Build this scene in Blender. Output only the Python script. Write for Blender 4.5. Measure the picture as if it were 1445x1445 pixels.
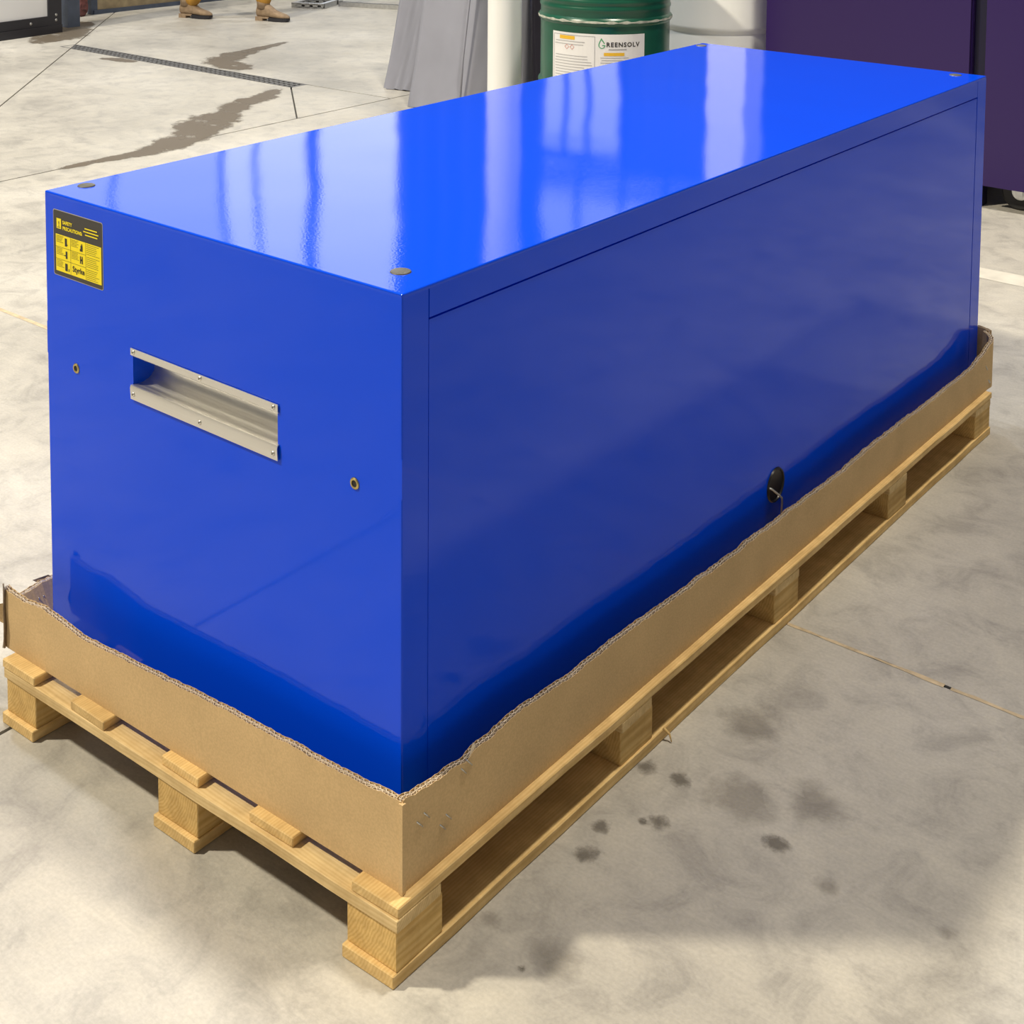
import bpy, bmesh, math, random
from mathutils import Vector, Matrix
random.seed(7)
for o in list(bpy.data.objects): bpy.data.objects.remove(o)
S = bpy.context.scene
C = S.collection

# ------------------------------------------------------------------ camera
cam_d = bpy.data.cameras.new('camera'); cam_d.sensor_width = 36.0; cam_d.lens = 49.145
cam_d.shift_x = 0.03431; cam_d.shift_y = -0.55858; cam_d.clip_end = 200
cam = bpy.data.objects.new('camera', cam_d); C.objects.link(cam)
yaw, tilt, roll = -0.6878, 0.0796, 0.0056
fw = Vector((math.sin(yaw)*math.cos(tilt), math.cos(yaw)*math.cos(tilt), -math.sin(tilt)))
rt = Vector((math.cos(yaw), -math.sin(yaw), 0)); up = rt.cross(fw)
r2 = rt*math.cos(roll) + up*math.sin(roll); u2 = up*math.cos(roll) - rt*math.sin(roll)
M4 = Matrix((r2, u2, -fw)).transposed().to_4x4(); M4.translation = Vector((1.2632, -1.3808, 1.5634))
cam.matrix_world = M4
S.camera = cam

# ------------------------------------------------------------------ world, lamps, exposure
W = bpy.data.worlds.new('world'); S.world = W; W.use_nodes = True
bg = W.node_tree.nodes['Background']; bg.inputs[0].default_value = (1.0, 0.94, 0.83, 1); bg.inputs[1].default_value = 0.215
def lamp(name, loc, target, power, color, size):
    l = bpy.data.lights.new(name, 'AREA'); l.shape = 'DISK'; l.size = size; l.energy = power; l.color = color
    o = bpy.data.objects.new(name, l); C.objects.link(o); o.location = loc
    o.rotation_euler = (Vector(target)-Vector(loc)).to_track_quat('-Z', 'Y').to_euler()
    return o
lamp('high_bay_lamp', (-6.6, -5.1, 10.5), (0, 0.5, 0), 1850, (1.0, 0.89, 0.68), 0.8)
lamp('high_bay_lamp', (-7.0, 2.26, 10.5), (-1, 1.5, 0), 500, (0.95, 0.97, 1.0), 0.9)
lamp('high_bay_lamp', (0.9, 2.3, 10.5), (0.9, 2.3, 0), 760, (1.0, 0.90, 0.74), 0.8)
lamp('high_bay_lamp', (-7.0, 9.6, 10.5), (-5, 6, 0), 270, (0.95, 0.98, 1.0), 0.9)
S.view_settings.view_transform = 'Standard'; S.view_settings.look = 'None'
S.view_settings.exposure = 0.0; S.view_settings.gamma = 1.0; S.view_settings.use_curve_mapping = False

# ------------------------------------------------------------------ materials
def newmat(name):
    m = bpy.data.materials.new(name); m.use_nodes = True
    return m, m.node_tree, m.node_tree.nodes['Principled BSDF']
def N(nt, t, **k):
    n = nt.nodes.new(t)
    for a, b in k.items():
        if a in n.inputs.keys(): n.inputs[a].default_value = b
        else: setattr(n, a, b)
    return n
def ramp(nt, stops, interp='LINEAR'):
    n = nt.nodes.new('ShaderNodeValToRGB'); n.color_ramp.interpolation = interp
    e = n.color_ramp.elements
    while len(e) < len(stops): e.new(0.5)
    for i, (p, c) in enumerate(stops):
        e[i].position = p; e[i].color = (*c, 1) if len(c) == 3 else c
    return n
def plain(name, col, rough=0.5, metal=0.0, noise=0.0, scale=20, bump=0.0, spec=0.5, coat=0.0):
    m, nt, b = newmat(name)
    b.inputs['Base Color'].default_value = (*col, 1); b.inputs['Roughness'].default_value = rough
    b.inputs['Metallic'].default_value = metal; b.inputs['Specular IOR Level'].default_value = spec
    b.inputs['Coat Weight'].default_value = coat
    if noise or bump:
        tc = N(nt, 'ShaderNodeTexCoord'); nz = N(nt, 'ShaderNodeTexNoise', Scale=scale, Detail=5.0)
        nt.links.new(tc.outputs['Object'], nz.inputs['Vector'])
        if noise:
            lo = tuple(c*(1-noise) for c in col); hi = tuple(min(1, c*(1+noise)) for c in col)
            r = ramp(nt, [(0.3, lo), (0.7, hi)]); nt.links.new(nz.outputs['Fac'], r.inputs[0]); nt.links.new(r.outputs[0], b.inputs['Base Color'])
        if bump:
            bp = N(nt, 'ShaderNodeBump', Strength=bump, Distance=0.01); nt.links.new(nz.outputs['Fac'], bp.inputs['Height']); nt.links.new(bp.outputs[0], b.inputs['Normal'])
    return m
def emis(name, col, s):
    m = bpy.data.materials.new(name); m.use_nodes = True; nt = m.node_tree
    nt.nodes.remove(nt.nodes['Principled BSDF'])
    e = N(nt, 'ShaderNodeEmission'); e.inputs[0].default_value = (*col, 1); e.inputs[1].default_value = s
    nt.links.new(e.outputs[0], nt.nodes['Material Output'].inputs[0]); return m

def concrete():
    m, nt, b = newmat('polished_concrete'); L = nt.links.new
    g = N(nt, 'ShaderNodeNewGeometry')
    n1 = N(nt, 'ShaderNodeTexNoise', Scale=1.1, Detail=8.0, Roughness=0.62); L(g.outputs['Position'], n1.inputs['Vector'])
    n2 = N(nt, 'ShaderNodeTexNoise', Scale=9.0, Detail=7.0, Roughness=0.7, Distortion=0.8); L(g.outputs['Position'], n2.inputs['Vector'])
    n3 = N(nt, 'ShaderNodeTexNoise', Scale=160.0, Detail=3.0); L(g.outputs['Position'], n3.inputs['Vector'])
    r1 = ramp(nt, [(0.30, (0.34, 0.325, 0.30)), (0.50, (0.465, 0.445, 0.405)), (0.72, (0.565, 0.545, 0.505))]); L(n1.outputs['Fac'], r1.inputs[0])
    r2_ = ramp(nt, [(0.30, (0.70, 0.70, 0.71)), (0.50, (0.98, 0.98, 0.98)), (0.75, (1.12, 1.11, 1.08))]); L(n2.outputs['Fac'], r2_.inputs[0])
    mx = N(nt, 'ShaderNodeMix', data_type='RGBA', blend_type='MULTIPLY'); mx.inputs['Factor'].default_value = 0.9
    L(r1.outputs[0], mx.inputs['A']); L(r2_.outputs[0], mx.inputs['B'])
    r3 = ramp(nt, [(0.35, (0.92, 0.92, 0.92)), (0.65, (1.05, 1.05, 1.05))]); L(n3.outputs['Fac'], r3.inputs[0])
    m2 = N(nt, 'ShaderNodeMix', data_type='RGBA', blend_type='MULTIPLY'); m2.inputs['Factor'].default_value = 0.8
    L(mx.outputs['Result'], m2.inputs['A']); L(r3.outputs[0], m2.inputs['B'])
    # fine pale scratches
    mp = N(nt, 'ShaderNodeMapping'); mp.inputs['Scale'].default_value = (3, 26, 1); mp.inputs['Rotation'].default_value = (0, 0, 0.5); L(g.outputs['Position'], mp.inputs['Vector'])
    n4 = N(nt, 'ShaderNodeTexNoise', Scale=3.0, Detail=6.0, Roughness=0.75, Distortion=1.5); L(mp.outputs[0], n4.inputs['Vector'])
    r4 = ramp(nt, [(0.42, (0.9, 0.9, 0.9)), (0.52, (1, 1, 1)), (0.7, (1.12, 1.11, 1.08))]); L(n4.outputs['Fac'], r4.inputs[0])
    m3 = N(nt, 'ShaderNodeMix', data_type='RGBA', blend_type='MULTIPLY'); m3.inputs['Factor'].default_value = 0.35
    L(m2.outputs['Result'], m3.inputs['A']); L(r4.outputs[0], m3.inputs['B'])
    L(m3.outputs['Result'], b.inputs['Base Color'])
    rr = ramp(nt, [(0.3, (0.42,)*3), (0.7, (0.62,)*3)]); L(n2.outputs['Fac'], rr.inputs[0]); L(rr.outputs[0], b.inputs['Roughness'])
    bp = N(nt, 'ShaderNodeBump', Strength=0.08, Distance=0.01); L(n3.outputs['Fac'], bp.inputs['Height']); L(bp.outputs[0], b.inputs['Normal'])
    b.inputs['Specular IOR Level'].default_value = 0.35
    return m

def wood(name, axis, c0, c1, c2):
    m, nt, b = newmat(name); L = nt.links.new
    tc = N(nt, 'ShaderNodeTexCoord'); oi = N(nt, 'ShaderNodeObjectInfo')
    ad = N(nt, 'ShaderNodeVectorMath', operation='MULTIPLY_ADD')
    cb = N(nt, 'ShaderNodeCombineXYZ')
    for i in range(3): L(oi.outputs['Random'], cb.inputs[i])
    L(cb.outputs[0], ad.inputs[0]); ad.inputs[1].default_value = (0.17, 0.11, -0.09) if axis == 'Y' else (0.11, 0.17, -0.09)
    L(tc.outputs['Object'], ad.inputs[2])
    mp = N(nt, 'ShaderNodeMapping'); mp.inputs['Scale'].default_value = (1, 0.10, 1) if axis == 'Y' else (0.10, 1, 1)
    mp.inputs['Rotation'].default_value = (0.05, 0.03, 0.02)
    L(ad.outputs[0], mp.inputs['Vector'])
    wv = N(nt, 'ShaderNodeTexWave', wave_type='RINGS', rings_direction=axis, Scale=64.0, Distortion=5.5, Detail=4.0); wv.inputs['Detail Scale'].default_value = 0.9
    L(mp.outputs[0], wv.inputs['Vector'])
    nz = N(nt, 'ShaderNodeTexNoise', Scale=70.0, Detail=5.0); L(mp.outputs[0], nz.inputs['Vector'])
    n2 = N(nt, 'ShaderNodeTexNoise', Scale=16.0, Detail=6.0, Roughness=0.65); L(ad.outputs[0], n2.inputs['Vector'])
    r = ramp(nt, [(0.0, c0), (0.45, c1), (1.0, c2)]); L(wv.outputs['Fac'], r.inputs[0])
    mx = N(nt, 'ShaderNodeMix', data_type='RGBA', blend_type='MULTIPLY'); mx.inputs['Factor'].default_value = 0.7
    rn = ramp(nt, [(0.3, (0.80, 0.76, 0.70)), (0.65, (1.06, 1.05, 1.02))]); L(nz.outputs['Fac'], rn.inputs[0])
    L(r.outputs[0], mx.inputs['A']); L(rn.outputs[0], mx.inputs['B'])
    m2 = N(nt, 'ShaderNodeMix', data_type='RGBA', blend_type='MULTIPLY'); m2.inputs['Factor'].default_value = 0.8
    rn2 = ramp(nt, [(0.3, (0.74, 0.68, 0.58)), (0.62, (1.05, 1.04, 1.0))]); L(n2.outputs['Fac'], rn2.inputs[0])
    L(mx.outputs['Result'], m2.inputs['A']); L(rn2.outputs[0], m2.inputs['B'])
    # per-piece tone
    m3 = N(nt, 'ShaderNodeMix', data_type='RGBA', blend_type='MULTIPLY'); m3.inputs['Factor'].default_value = 1.0
    rr = ramp(nt, [(0.0, (0.86, 0.83, 0.78)), (1.0, (1.08, 1.05, 0.98))]); L(oi.outputs['Random'], rr.inputs[0])
    L(m2.outputs['Result'], m3.inputs['A']); L(rr.outputs[0], m3.inputs['B'])
    L(m3.outputs['Result'], b.inputs['Base Color']); b.inputs['Roughness'].default_value = 0.7; b.inputs['Specular IOR Level'].default_value = 0.25
    bp = N(nt, 'ShaderNodeBump', Strength=0.25, Distance=0.002); L(nz.outputs['Fac'], bp.inputs['Height']); L(bp.outputs[0], b.inputs['Normal'])
    return m

def paint(name, col, rough, peel, scale=240.0, spec=0.5, wobble=0.0):
    m, nt, b = newmat(name); L = nt.links.new
    b.inputs['Base Color'].default_value = (*col, 1); b.inputs['Roughness'].default_value = rough; b.inputs['Specular IOR Level'].default_value = spec
    tc = N(nt, 'ShaderNodeTexCoord')
    n1 = N(nt, 'ShaderNodeTexNoise', Scale=scale, Detail=1.0); L(tc.outputs['Object'], n1.inputs['Vector'])
    b1 = N(nt, 'ShaderNodeBump', Strength=peel, Distance=0.0005); L(n1.outputs['Fac'], b1.inputs['Height'])
    if wobble:
        n2 = N(nt, 'ShaderNodeTexNoise', Scale=2.6, Detail=1.0); L(tc.outputs['Object'], n2.inputs['Vector'])
        b2 = N(nt, 'ShaderNodeBump', Strength=1.0, Distance=wobble); L(n2.outputs['Fac'], b2.inputs['Height']); L(b2.outputs[0], b1.inputs['Normal'])
    L(b1.outputs[0], b.inputs['Normal'])
    return m

def cardboard(name, col):
    m, nt, b = newmat(name); L = nt.links.new
    tc = N(nt, 'ShaderNodeTexCoord'); n1 = N(nt, 'ShaderNodeTexNoise', Scale=9.0, Detail=6.0); n2 = N(nt, 'ShaderNodeTexNoise', Scale=300.0, Detail=2.0)
    L(tc.outputs['Object'], n1.inputs['Vector']); L(tc.outputs['Object'], n2.inputs['Vector'])
    r = ramp(nt, [(0.3, tuple(c*0.9 for c in col)), (0.7, tuple(c*1.06 for c in col))]); L(n1.outputs['Fac'], r.inputs[0])
    r2_ = ramp(nt, [(0.35, (0.9, 0.89, 0.87)), (0.65, (1.05, 1.05, 1.04))]); L(n2.outputs['Fac'], r2_.inputs[0])
    mx = N(nt, 'ShaderNodeMix', data_type='RGBA', blend_type='MULTIPLY'); mx.inputs['Factor'].default_value = 0.8
    L(r.outputs[0], mx.inputs['A']); L(r2_.outputs[0], mx.inputs['B']); L(mx.outputs['Result'], b.inputs['Base Color'])
    b.inputs['Roughness'].default_value = 0.75; b.inputs['Specular IOR Level'].default_value = 0.25
    bp = N(nt, 'ShaderNodeBump', Strength=0.12, Distance=0.004); L(n1.outputs['Fac'], bp.inputs['Height']); L(bp.outputs[0], b.inputs['Normal'])
    return m

def brushed(name, col, rough):
    m, nt, b = newmat(name); L = nt.links.new
    b.inputs['Base Color'].default_value = (*col, 1); b.inputs['Metallic'].default_value = 1.0
    tc = N(nt, 'ShaderNodeTexCoord'); mp = N(nt, 'ShaderNodeMapping'); mp.inputs['Scale'].default_value = (4, 600, 600); L(tc.outputs['Object'], mp.inputs['Vector'])
    nz = N(nt, 'ShaderNodeTexNoise', Scale=1.0, Detail=3.0); L(mp.outputs[0], nz.inputs['Vector'])
    r = ramp(nt, [(0.3, (rough*0.8,)*3), (0.7, (rough*1.3,)*3)]); L(nz.outputs['Fac'], r.inputs[0]); L(r.outputs[0], b.inputs['Roughness'])
    return m

def stain_mat(name, col, amount, scale, k=1.8):
    # dried liquid: darker floor with ragged soft rim, radius carried in the UV map
    m, nt, b = newmat(name); L = nt.links.new
    b.inputs['Base Color'].default_value = (*col, 1); b.inputs['Roughness'].default_value = 0.5; b.inputs['Specular IOR Level'].default_value = 0.3
    uv = N(nt, 'ShaderNodeUVMap'); sp = N(nt, 'ShaderNodeSeparateXYZ'); L(uv.outputs[0], sp.inputs[0])
    g = N(nt, 'ShaderNodeNewGeometry'); nz = N(nt, 'ShaderNodeTexNoise', Scale=scale, Detail=7.0, Roughness=0.68); L(g.outputs['Position'], nz.inputs['Vector'])
    a = N(nt, 'ShaderNodeMath', operation='MULTIPLY_ADD'); L(nz.outputs['Fac'], a.inputs[0]); a.inputs[1].default_value = k; L(sp.outputs['X'], a.inputs[2])
    h_ = N(nt, 'ShaderNodeMath', operation='MULTIPLY'); L(a.outputs[0], h_.inputs[0]); h_.inputs[1].default_value = 0.5
    r = ramp(nt, [(0.25*k+0.08, (0, 0, 0)), (0.25*k+0.24, (amount,)*3)]); L(h_.outputs[0], r.inputs[0]); L(r.outputs[0], b.inputs['Alpha'])
    return m

M = dict(
    concrete=concrete(),
    groove=plain('joint_grime', (0.10, 0.095, 0.085), 0.9),
    blue=paint('blue_gloss_paint', (0.0, 0.068, 0.84), 0.055, 0.10, 260.0, 0.32, 0.0022),
    blue_flat=paint('blue_gloss_paint_end', (0.0, 0.068, 0.86), 0.055, 0.06, 260.0, 0.20),
    purple=paint('dark_purple_paint', (0.030, 0.014, 0.098), 0.25, 0.15, 200.0, 0.3, 0.001),
    navy=plain('navy_gap_shade', (0.004, 0.003, 0.03), 0.4),
    pine_y=wood('pine_along_y', 'Y', (0.72, 0.52, 0.25), (0.76, 0.565, 0.29), (0.79, 0.605, 0.33)),
    pine_x=wood('pine_along_x', 'X', (0.70, 0.54, 0.30), (0.74, 0.58, 0.335), (0.77, 0.615, 0.37)),
    pine_block=wood('pine_block', 'Y', (0.63, 0.43, 0.17), (0.69, 0.49, 0.215), (0.73, 0.54, 0.26)),
    card=cardboard('kraft_cardboard', (0.63, 0.45, 0.24)),
    card_edge=cardboard('kraft_paper_edge', (0.82, 0.70, 0.55)),
    card_torn=plain('torn_grey_card', (0.22, 0.17, 0.12), 0.9, noise=0.3, scale=60),
    steel=brushed('brushed_steel', (0.70, 0.69, 0.67), 0.42),
    zinc=plain('zinc_plate', (0.62, 0.63, 0.64), 0.35, 1.0, noise=0.1, scale=40),
    screw=plain('screw_steel', (0.70, 0.68, 0.62), 0.3, 1.0),
    brass=plain('yellow_zinc', (0.55, 0.44, 0.18), 0.35, 1.0),
    hole=plain('dark_hole', (0.01, 0.01, 0.012), 0.6),
    black=plain('black_plastic', (0.008, 0.008, 0.009), 0.3),
    rubber=plain('black_rubber', (0.015, 0.015, 0.016), 0.6),
    cap=plain('grey_plastic_cap', (0.10, 0.095, 0.08), 0.4),
    stick_black=plain('sticker_black', (0.035, 0.032, 0.03), 0.45),
    stick_yellow=plain('sticker_yellow', (0.95, 0.78, 0.0), 0.45),
    stick_rim=plain('sticker_rim', (0.40, 0.38, 0.36), 0.45),
    ink=plain('dark_ink', (0.03, 0.028, 0.02), 0.6),
    ink_pale=plain('grey_ink', (0.35, 0.35, 0.36), 0.6),
    ink_green=plain('green_ink', (0.03, 0.33, 0.12), 0.5),
    ink_red=plain('red_ink', (0.6, 0.25, 0.2), 0.5),
    marker=plain('orange_yellow_ink', (0.80, 0.48, 0.03), 0.5),
    paper=plain('label_paper', (0.80, 0.80, 0.81), 0.5),
    green=plain('green_drum_paint', (0.006, 0.085, 0.050), 0.28, noise=0.18, scale=9, bump=0.05),
    worn=plain('worn_drum_rib', (0.42, 0.44, 0.38), 0.5, noise=0.35, scale=30),
    white_hdpe=plain('white_plastic_drum', (0.87, 0.89, 0.89), 0.4, noise=0.02, scale=8),
    white=plain('white_post_paint', (0.86, 0.875, 0.88), 0.35),
    fabric=plain('grey_pvc_cover', (0.285, 0.295, 0.36), 0.42, noise=0.05, scale=5, bump=0.05),
    charcoal=plain('charcoal_cover', (0.012, 0.011, 0.018), 0.7, noise=0.15, scale=8, spec=0.15),
    frame_black=plain('black_aluminium', (0.022, 0.022, 0.03), 0.4),
    whiteboard=plain('white_panel', (0.84, 0.85, 0.88), 0.35),
    slate=plain('slate_blue_steel', (0.07, 0.09, 0.14), 0.5, noise=0.2, scale=10),
    rust=plain('red_castor', (0.13, 0.045, 0.045), 0.55, noise=0.4, scale=40),
    grey_mach=plain('grey_machine', (0.22, 0.21, 0.22), 0.5),
    cladding=plain('wall_cladding', (0.06, 0.063, 0.07), 0.6),
    mullion=plain('window_bar', (0.16, 0.17, 0.2), 0.5),
    day=emis('daylit_translucent_panel', (0.95, 0.97, 1.0), 1.9),
    day_mid=emis('daylit_translucent_panel_mid', (0.93, 0.96, 1.0), 1.25),
    day_dim=emis('daylit_translucent_panel_dim', (0.92, 0.95, 1.0), 0.85),
    line=plain('pale_floor_line', (0.64, 0.615, 0.55), 0.55, noise=0.12, scale=14),
    filler=plain('joint_filler', (0.52, 0.42, 0.28), 0.8, noise=0.25, scale=40),
    trousers=plain('ochre_work_trousers', (0.42, 0.22, 0.035), 0.85, noise=0.15, scale=14),
    boot=plain('tan_suede', (0.30, 0.215, 0.14), 0.85, noise=0.2, scale=30),
    sole=plain('dark_sole', (0.018, 0.018, 0.025), 0.6),
    jacket=plain('navy_jacket', (0.03, 0.04, 0.07), 0.85),
    skin=plain('skin', (0.50, 0.31, 0.22), 0.55),
    hair=plain('brown_hair', (0.05, 0.03, 0.02), 0.7),
    timber=plain('weathered_timber', (0.30, 0.24, 0.15), 0.8, noise=0.25, scale=12),
    grate=plain('cast_iron', (0.15, 0.15, 0.155), 0.55, 0.2),
    stain_wet=stain_mat('damp_concrete', (0.150, 0.122, 0.09), 0.85, 7.0),
    stain_grey=stain_mat('oil_spot', (0.16, 0.145, 0.125), 0.60, 45.0, 0.9),
    stain_faint=stain_mat('old_oil_spot', (0.21, 0.19, 0.165), 0.30, 14.0, 0.9),
)

# ------------------------------------------------------------------ builders
def link(name, me, mat=None, parent=None, loc=(0, 0, 0), rot=(0, 0, 0)):
    o = bpy.data.objects.new(name, me); C.objects.link(o)
    if mat is not None and me is not None and not me.materials: me.materials.append(M[mat] if isinstance(mat, str) else mat)
    o.location = loc; o.rotation_euler = rot
    if parent: o.parent = parent
    return o
def thing(name, label, cat, loc=(0, 0, 0), rz=0, group=None):
    o = bpy.data.objects.new(name, None); C.objects.link(o); o.location = loc; o.rotation_euler = (0, 0, rz)
    o.empty_display_size = 0.1
    return tag(o, label, cat, group)
def tag(o, label, cat, group=None):
    o['label'] = label; o['category'] = cat
    if group: o['group'] = group
    return o
def struct(o): o['kind'] = 'structure'; return o
def stuff(o): o['kind'] = 'stuff'; return o
def mesh(name, V, F, smooth=False):
    me = bpy.data.meshes.new(name); me.from_pydata([tuple(v) for v in V], [], F)
    bm = bmesh.new(); bm.from_mesh(me); bmesh.ops.recalc_face_normals(bm, faces=bm.faces); bm.to_mesh(me); bm.free()
    if smooth:
        for p in me.polygons: p.use_smooth = True
    me.update(); return me
def frombm(bm, name, bevel=0.0, seg=2, smooth=False):
    if bevel:
        bmesh.ops.bevel(bm, geom=[e for e in bm.edges if e.is_manifold and e.calc_face_angle(0) > 0.6], offset=bevel, segments=seg, profile=0.6, affect='EDGES')
    bmesh.ops.recalc_face_normals(bm, faces=bm.faces)
    me = bpy.data.meshes.new(name); bm.to_mesh(me); bm.free()
    if smooth:
        for p in me.polygons: p.use_smooth = True
    return me
def bbox(bm, x0, x1, y0, y1, z0, z1):
    v = [bm.verts.new((x, y, z)) for x in (x0, x1) for y in (y0, y1) for z in (z0, z1)]
    for f in ((0, 1, 3, 2), (4, 6, 7, 5), (0, 4, 5, 1), (2, 3, 7, 6), (0, 2, 6, 4), (1, 5, 7, 3)): bm.faces.new([v[i] for i in f])
def box(name, x0, x1, y0, y1, z0, z1, mat, parent=None, bevel=0.0, seg=2, centre=True, rot=(0, 0, 0)):
    """one box; origin at its own centre (so grain differs per piece)"""
    c = Vector(((x0+x1)/2, (y0+y1)/2, (z0+z1)/2)) if centre else Vector((0, 0, 0))
    bm = bmesh.new(); bbox(bm, x0-c.x, x1-c.x, y0-c.y, y1-c.y, z0-c.z, z1-c.z)
    return link(name, frombm(bm, name, bevel, seg), mat, parent, c, rot)
def boxes(name, lst, mat, parent=None, bevel=0.0):
    bm = bmesh.new()
    for b in lst: bbox(bm, *b)
    return link(name, frombm(bm, name, bevel), mat, parent)
def lathe(prof, n=48, a0=0, a1=2*math.pi):
    """prof: list of (r, z); closed revolve"""
    V, F = [], []; full = abs(a1-a0-2*math.pi) < 1e-6; m = n if full else n+1
    for i in range(m):
        a = a0+(a1-a0)*i/n
        for r, z in prof: V.append((r*math.cos(a), r*math.sin(a), z))
    k = len(prof)
    for i in range(n):
        j = (i+1) % m
        for q in range(k-1): F.append((i*k+q, j*k+q, j*k+q+1, i*k+q+1))
    return V, F
def lathe_obj(name, prof, mat, parent=None, loc=(0, 0, 0), rot=(0, 0, 0), n=48, smooth=True):
    V, F = lathe(prof, n); me = mesh(name, V, F, smooth)
    if smooth:
        try: me.set_sharp_from_angle(angle=math.radians(40))
        except Exception: pass
    return link(name, me, mat, parent, loc, rot)
def tube(name, pts, r, mat, parent=None, n=10):
    pts = [Vector(p) for p in pts]; V, F = [], []
    prev = None
    for i, p in enumerate(pts):
        t = (pts[min(i+1, len(pts)-1)]-pts[max(i-1, 0)]).normalized()
        a = t.orthogonal().normalized() if prev is None else (prev - t*prev.dot(t)).normalized()
        prev = a; b = t.cross(a)
        rr = r[i] if isinstance(r, (list, tuple)) else r
        for k in range(n):
            an = 2*math.pi*k/n; V.append(p+(a*math.cos(an)+b*math.sin(an))*rr)
    for i in range(len(pts)-1):
        for k in range(n): F.append((i*n+k, i*n+(k+1) % n, (i+1)*n+(k+1) % n, (i+1)*n+k))
    F.append(tuple(range(n))); F.append(tuple((len(pts)-1)*n+k for k in range(n)))
    return link(name, mesh(name, V, F, True), mat, parent)
def text_faces(s, size, bold=0.0, spacing=1.0):
    cu = bpy.data.curves.new('t', 'FONT'); cu.body = s; cu.size = size; cu.offset = bold; cu.space_character = spacing; cu.resolution_u = 3
    o = bpy.data.objects.new('t', cu); C.objects.link(o)
    me = bpy.data.meshes.new_from_object(o.evaluated_get(bpy.context.evaluated_depsgraph_get()))
    V = [v.co.copy() for v in me.vertices]; F = [tuple(p.vertices) for p in me.polygons]
    bpy.data.objects.remove(o); bpy.data.curves.remove(cu); bpy.data.meshes.remove(me)
    return V, F
def merge(parts):
    V, F = [], []
    for v, f in parts:
        n = len(V); V += list(v); F += [tuple(i+n for i in q) for q in f]
    return V, F
def rect(x0, z0, x1, z1): return [Vector((x0, z0, 0)), Vector((x1, z0, 0)), Vector((x1, z1, 0)), Vector((x0, z1, 0))], [(0, 1, 2, 3)]
def off(vf, dx, dz): return [Vector((v.x+dx, v.y+dz, 0)) for v in vf[0]], vf[1]
def shear_y(me, x0, k):
    for v in me.vertices: v.co.y += k*(v.co.x-x0)

# ================================================================== SETTING
# floor: dark joint bed, concrete slabs with open joints on it
bm = bmesh.new(); bbox(bm, -30, 30, -30, 30, -0.10, -0.012)
floor = struct(link('floor', frombm(bm, 'floor'), 'groove'))
def slab(poly, gap=0.005):
    # inset the convex polygon by gap/2 on every edge and extrude
    n = len(poly); P = [Vector((*p, 0)) for p in poly]
    area = sum(P[i].x*P[(i+1) % n].y-P[(i+1) % n].x*P[i].y for i in range(n))
    if area < 0: P.reverse()
    Q = []
    for i in range(n):
        a, b, c = P[i-1], P[i], P[(i+1) % n]
        d1 = (b-a).normalized(); d2 = (c-b).normalized(); n1 = Vector((-d1.y, d1.x, 0)); n2 = Vector((-d2.y, d2.x, 0))
        bis = n1+n2; k = (gap/2)*2/max(bis.length_squared, 0.05); Q.append(b+bis*k)
    V = [(q.x, q.y, 0) for q in Q]+[(q.x, q.y, -0.05) for q in Q]
    F = [tuple(range(n)), tuple(range(2*n-1, n-1, -1))]+[(i, (i+1) % n, n+(i+1) % n, n+i) for i in range(n)]
    link('concrete_slab', mesh('concrete_slab', V, F), 'concrete', floor)
slab([(-30, -30), (-4.2, -30), (-4.2, 1.4), (-30, 27.2)], 0.010)
slab([(-7.15, 4.35), (-4.89, 4.35), (-4.2, 3.75), (-4.2, 1.4)], 0.010)
slab([(-4.89, 4.35), (-4.2, 3.75), (-4.2, 4.49), (-4.89, 4.48)], 0.010)
slab([(-7.28, 4.48), (-4.89, 4.48), (-4.2, 4.49), (-4.2, 30), (-30, 30), (-30, 27.2)], 0.010)
slab([(-4.2, 1.06), (30, 1.06), (30, 30), (-4.2, 30)], 0.009)
slab([(-4.2, -30), (-0.826, -30), (-0.826, 1.06), (-4.2, 1.06)], 0.008)
slab([(-0.826, -30), (30, -30), (30, 1.06), (-0.826, 1.06)], 0.008)
# pale filler left in the joint beside the pallet
V, F = [], []; x = 0.05; i = 0
while x < 2.2:
    w0 = 0.0035+0.003*random.random(); V += [(x, 1.06-w0+random.uniform(-.0015, .0015), 0.0006), (x, 1.06+w0+random.uniform(-.0015, .0015), 0.0006)]
    if i and random.random() > 0.10: F.append((2*i-2, 2*i, 2*i+1, 2*i-1))
    x += 0.012+0.02*random.random(); i += 1
link('joint_filler', mesh('joint_filler', V, F), 'filler', floor)
V, F = [], []; x = -3.4; i = 0
while x < -0.9:
    V += [(x, 1.052, 0.0006), (x, 1.068, 0.0006)]
    if i: F.append((2*i-2, 2*i, 2*i+1, 2*i-1))
    x += 0.05; i += 1
link('joint_filler', mesh('joint_filler', V, F), 'filler', floor)
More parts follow.
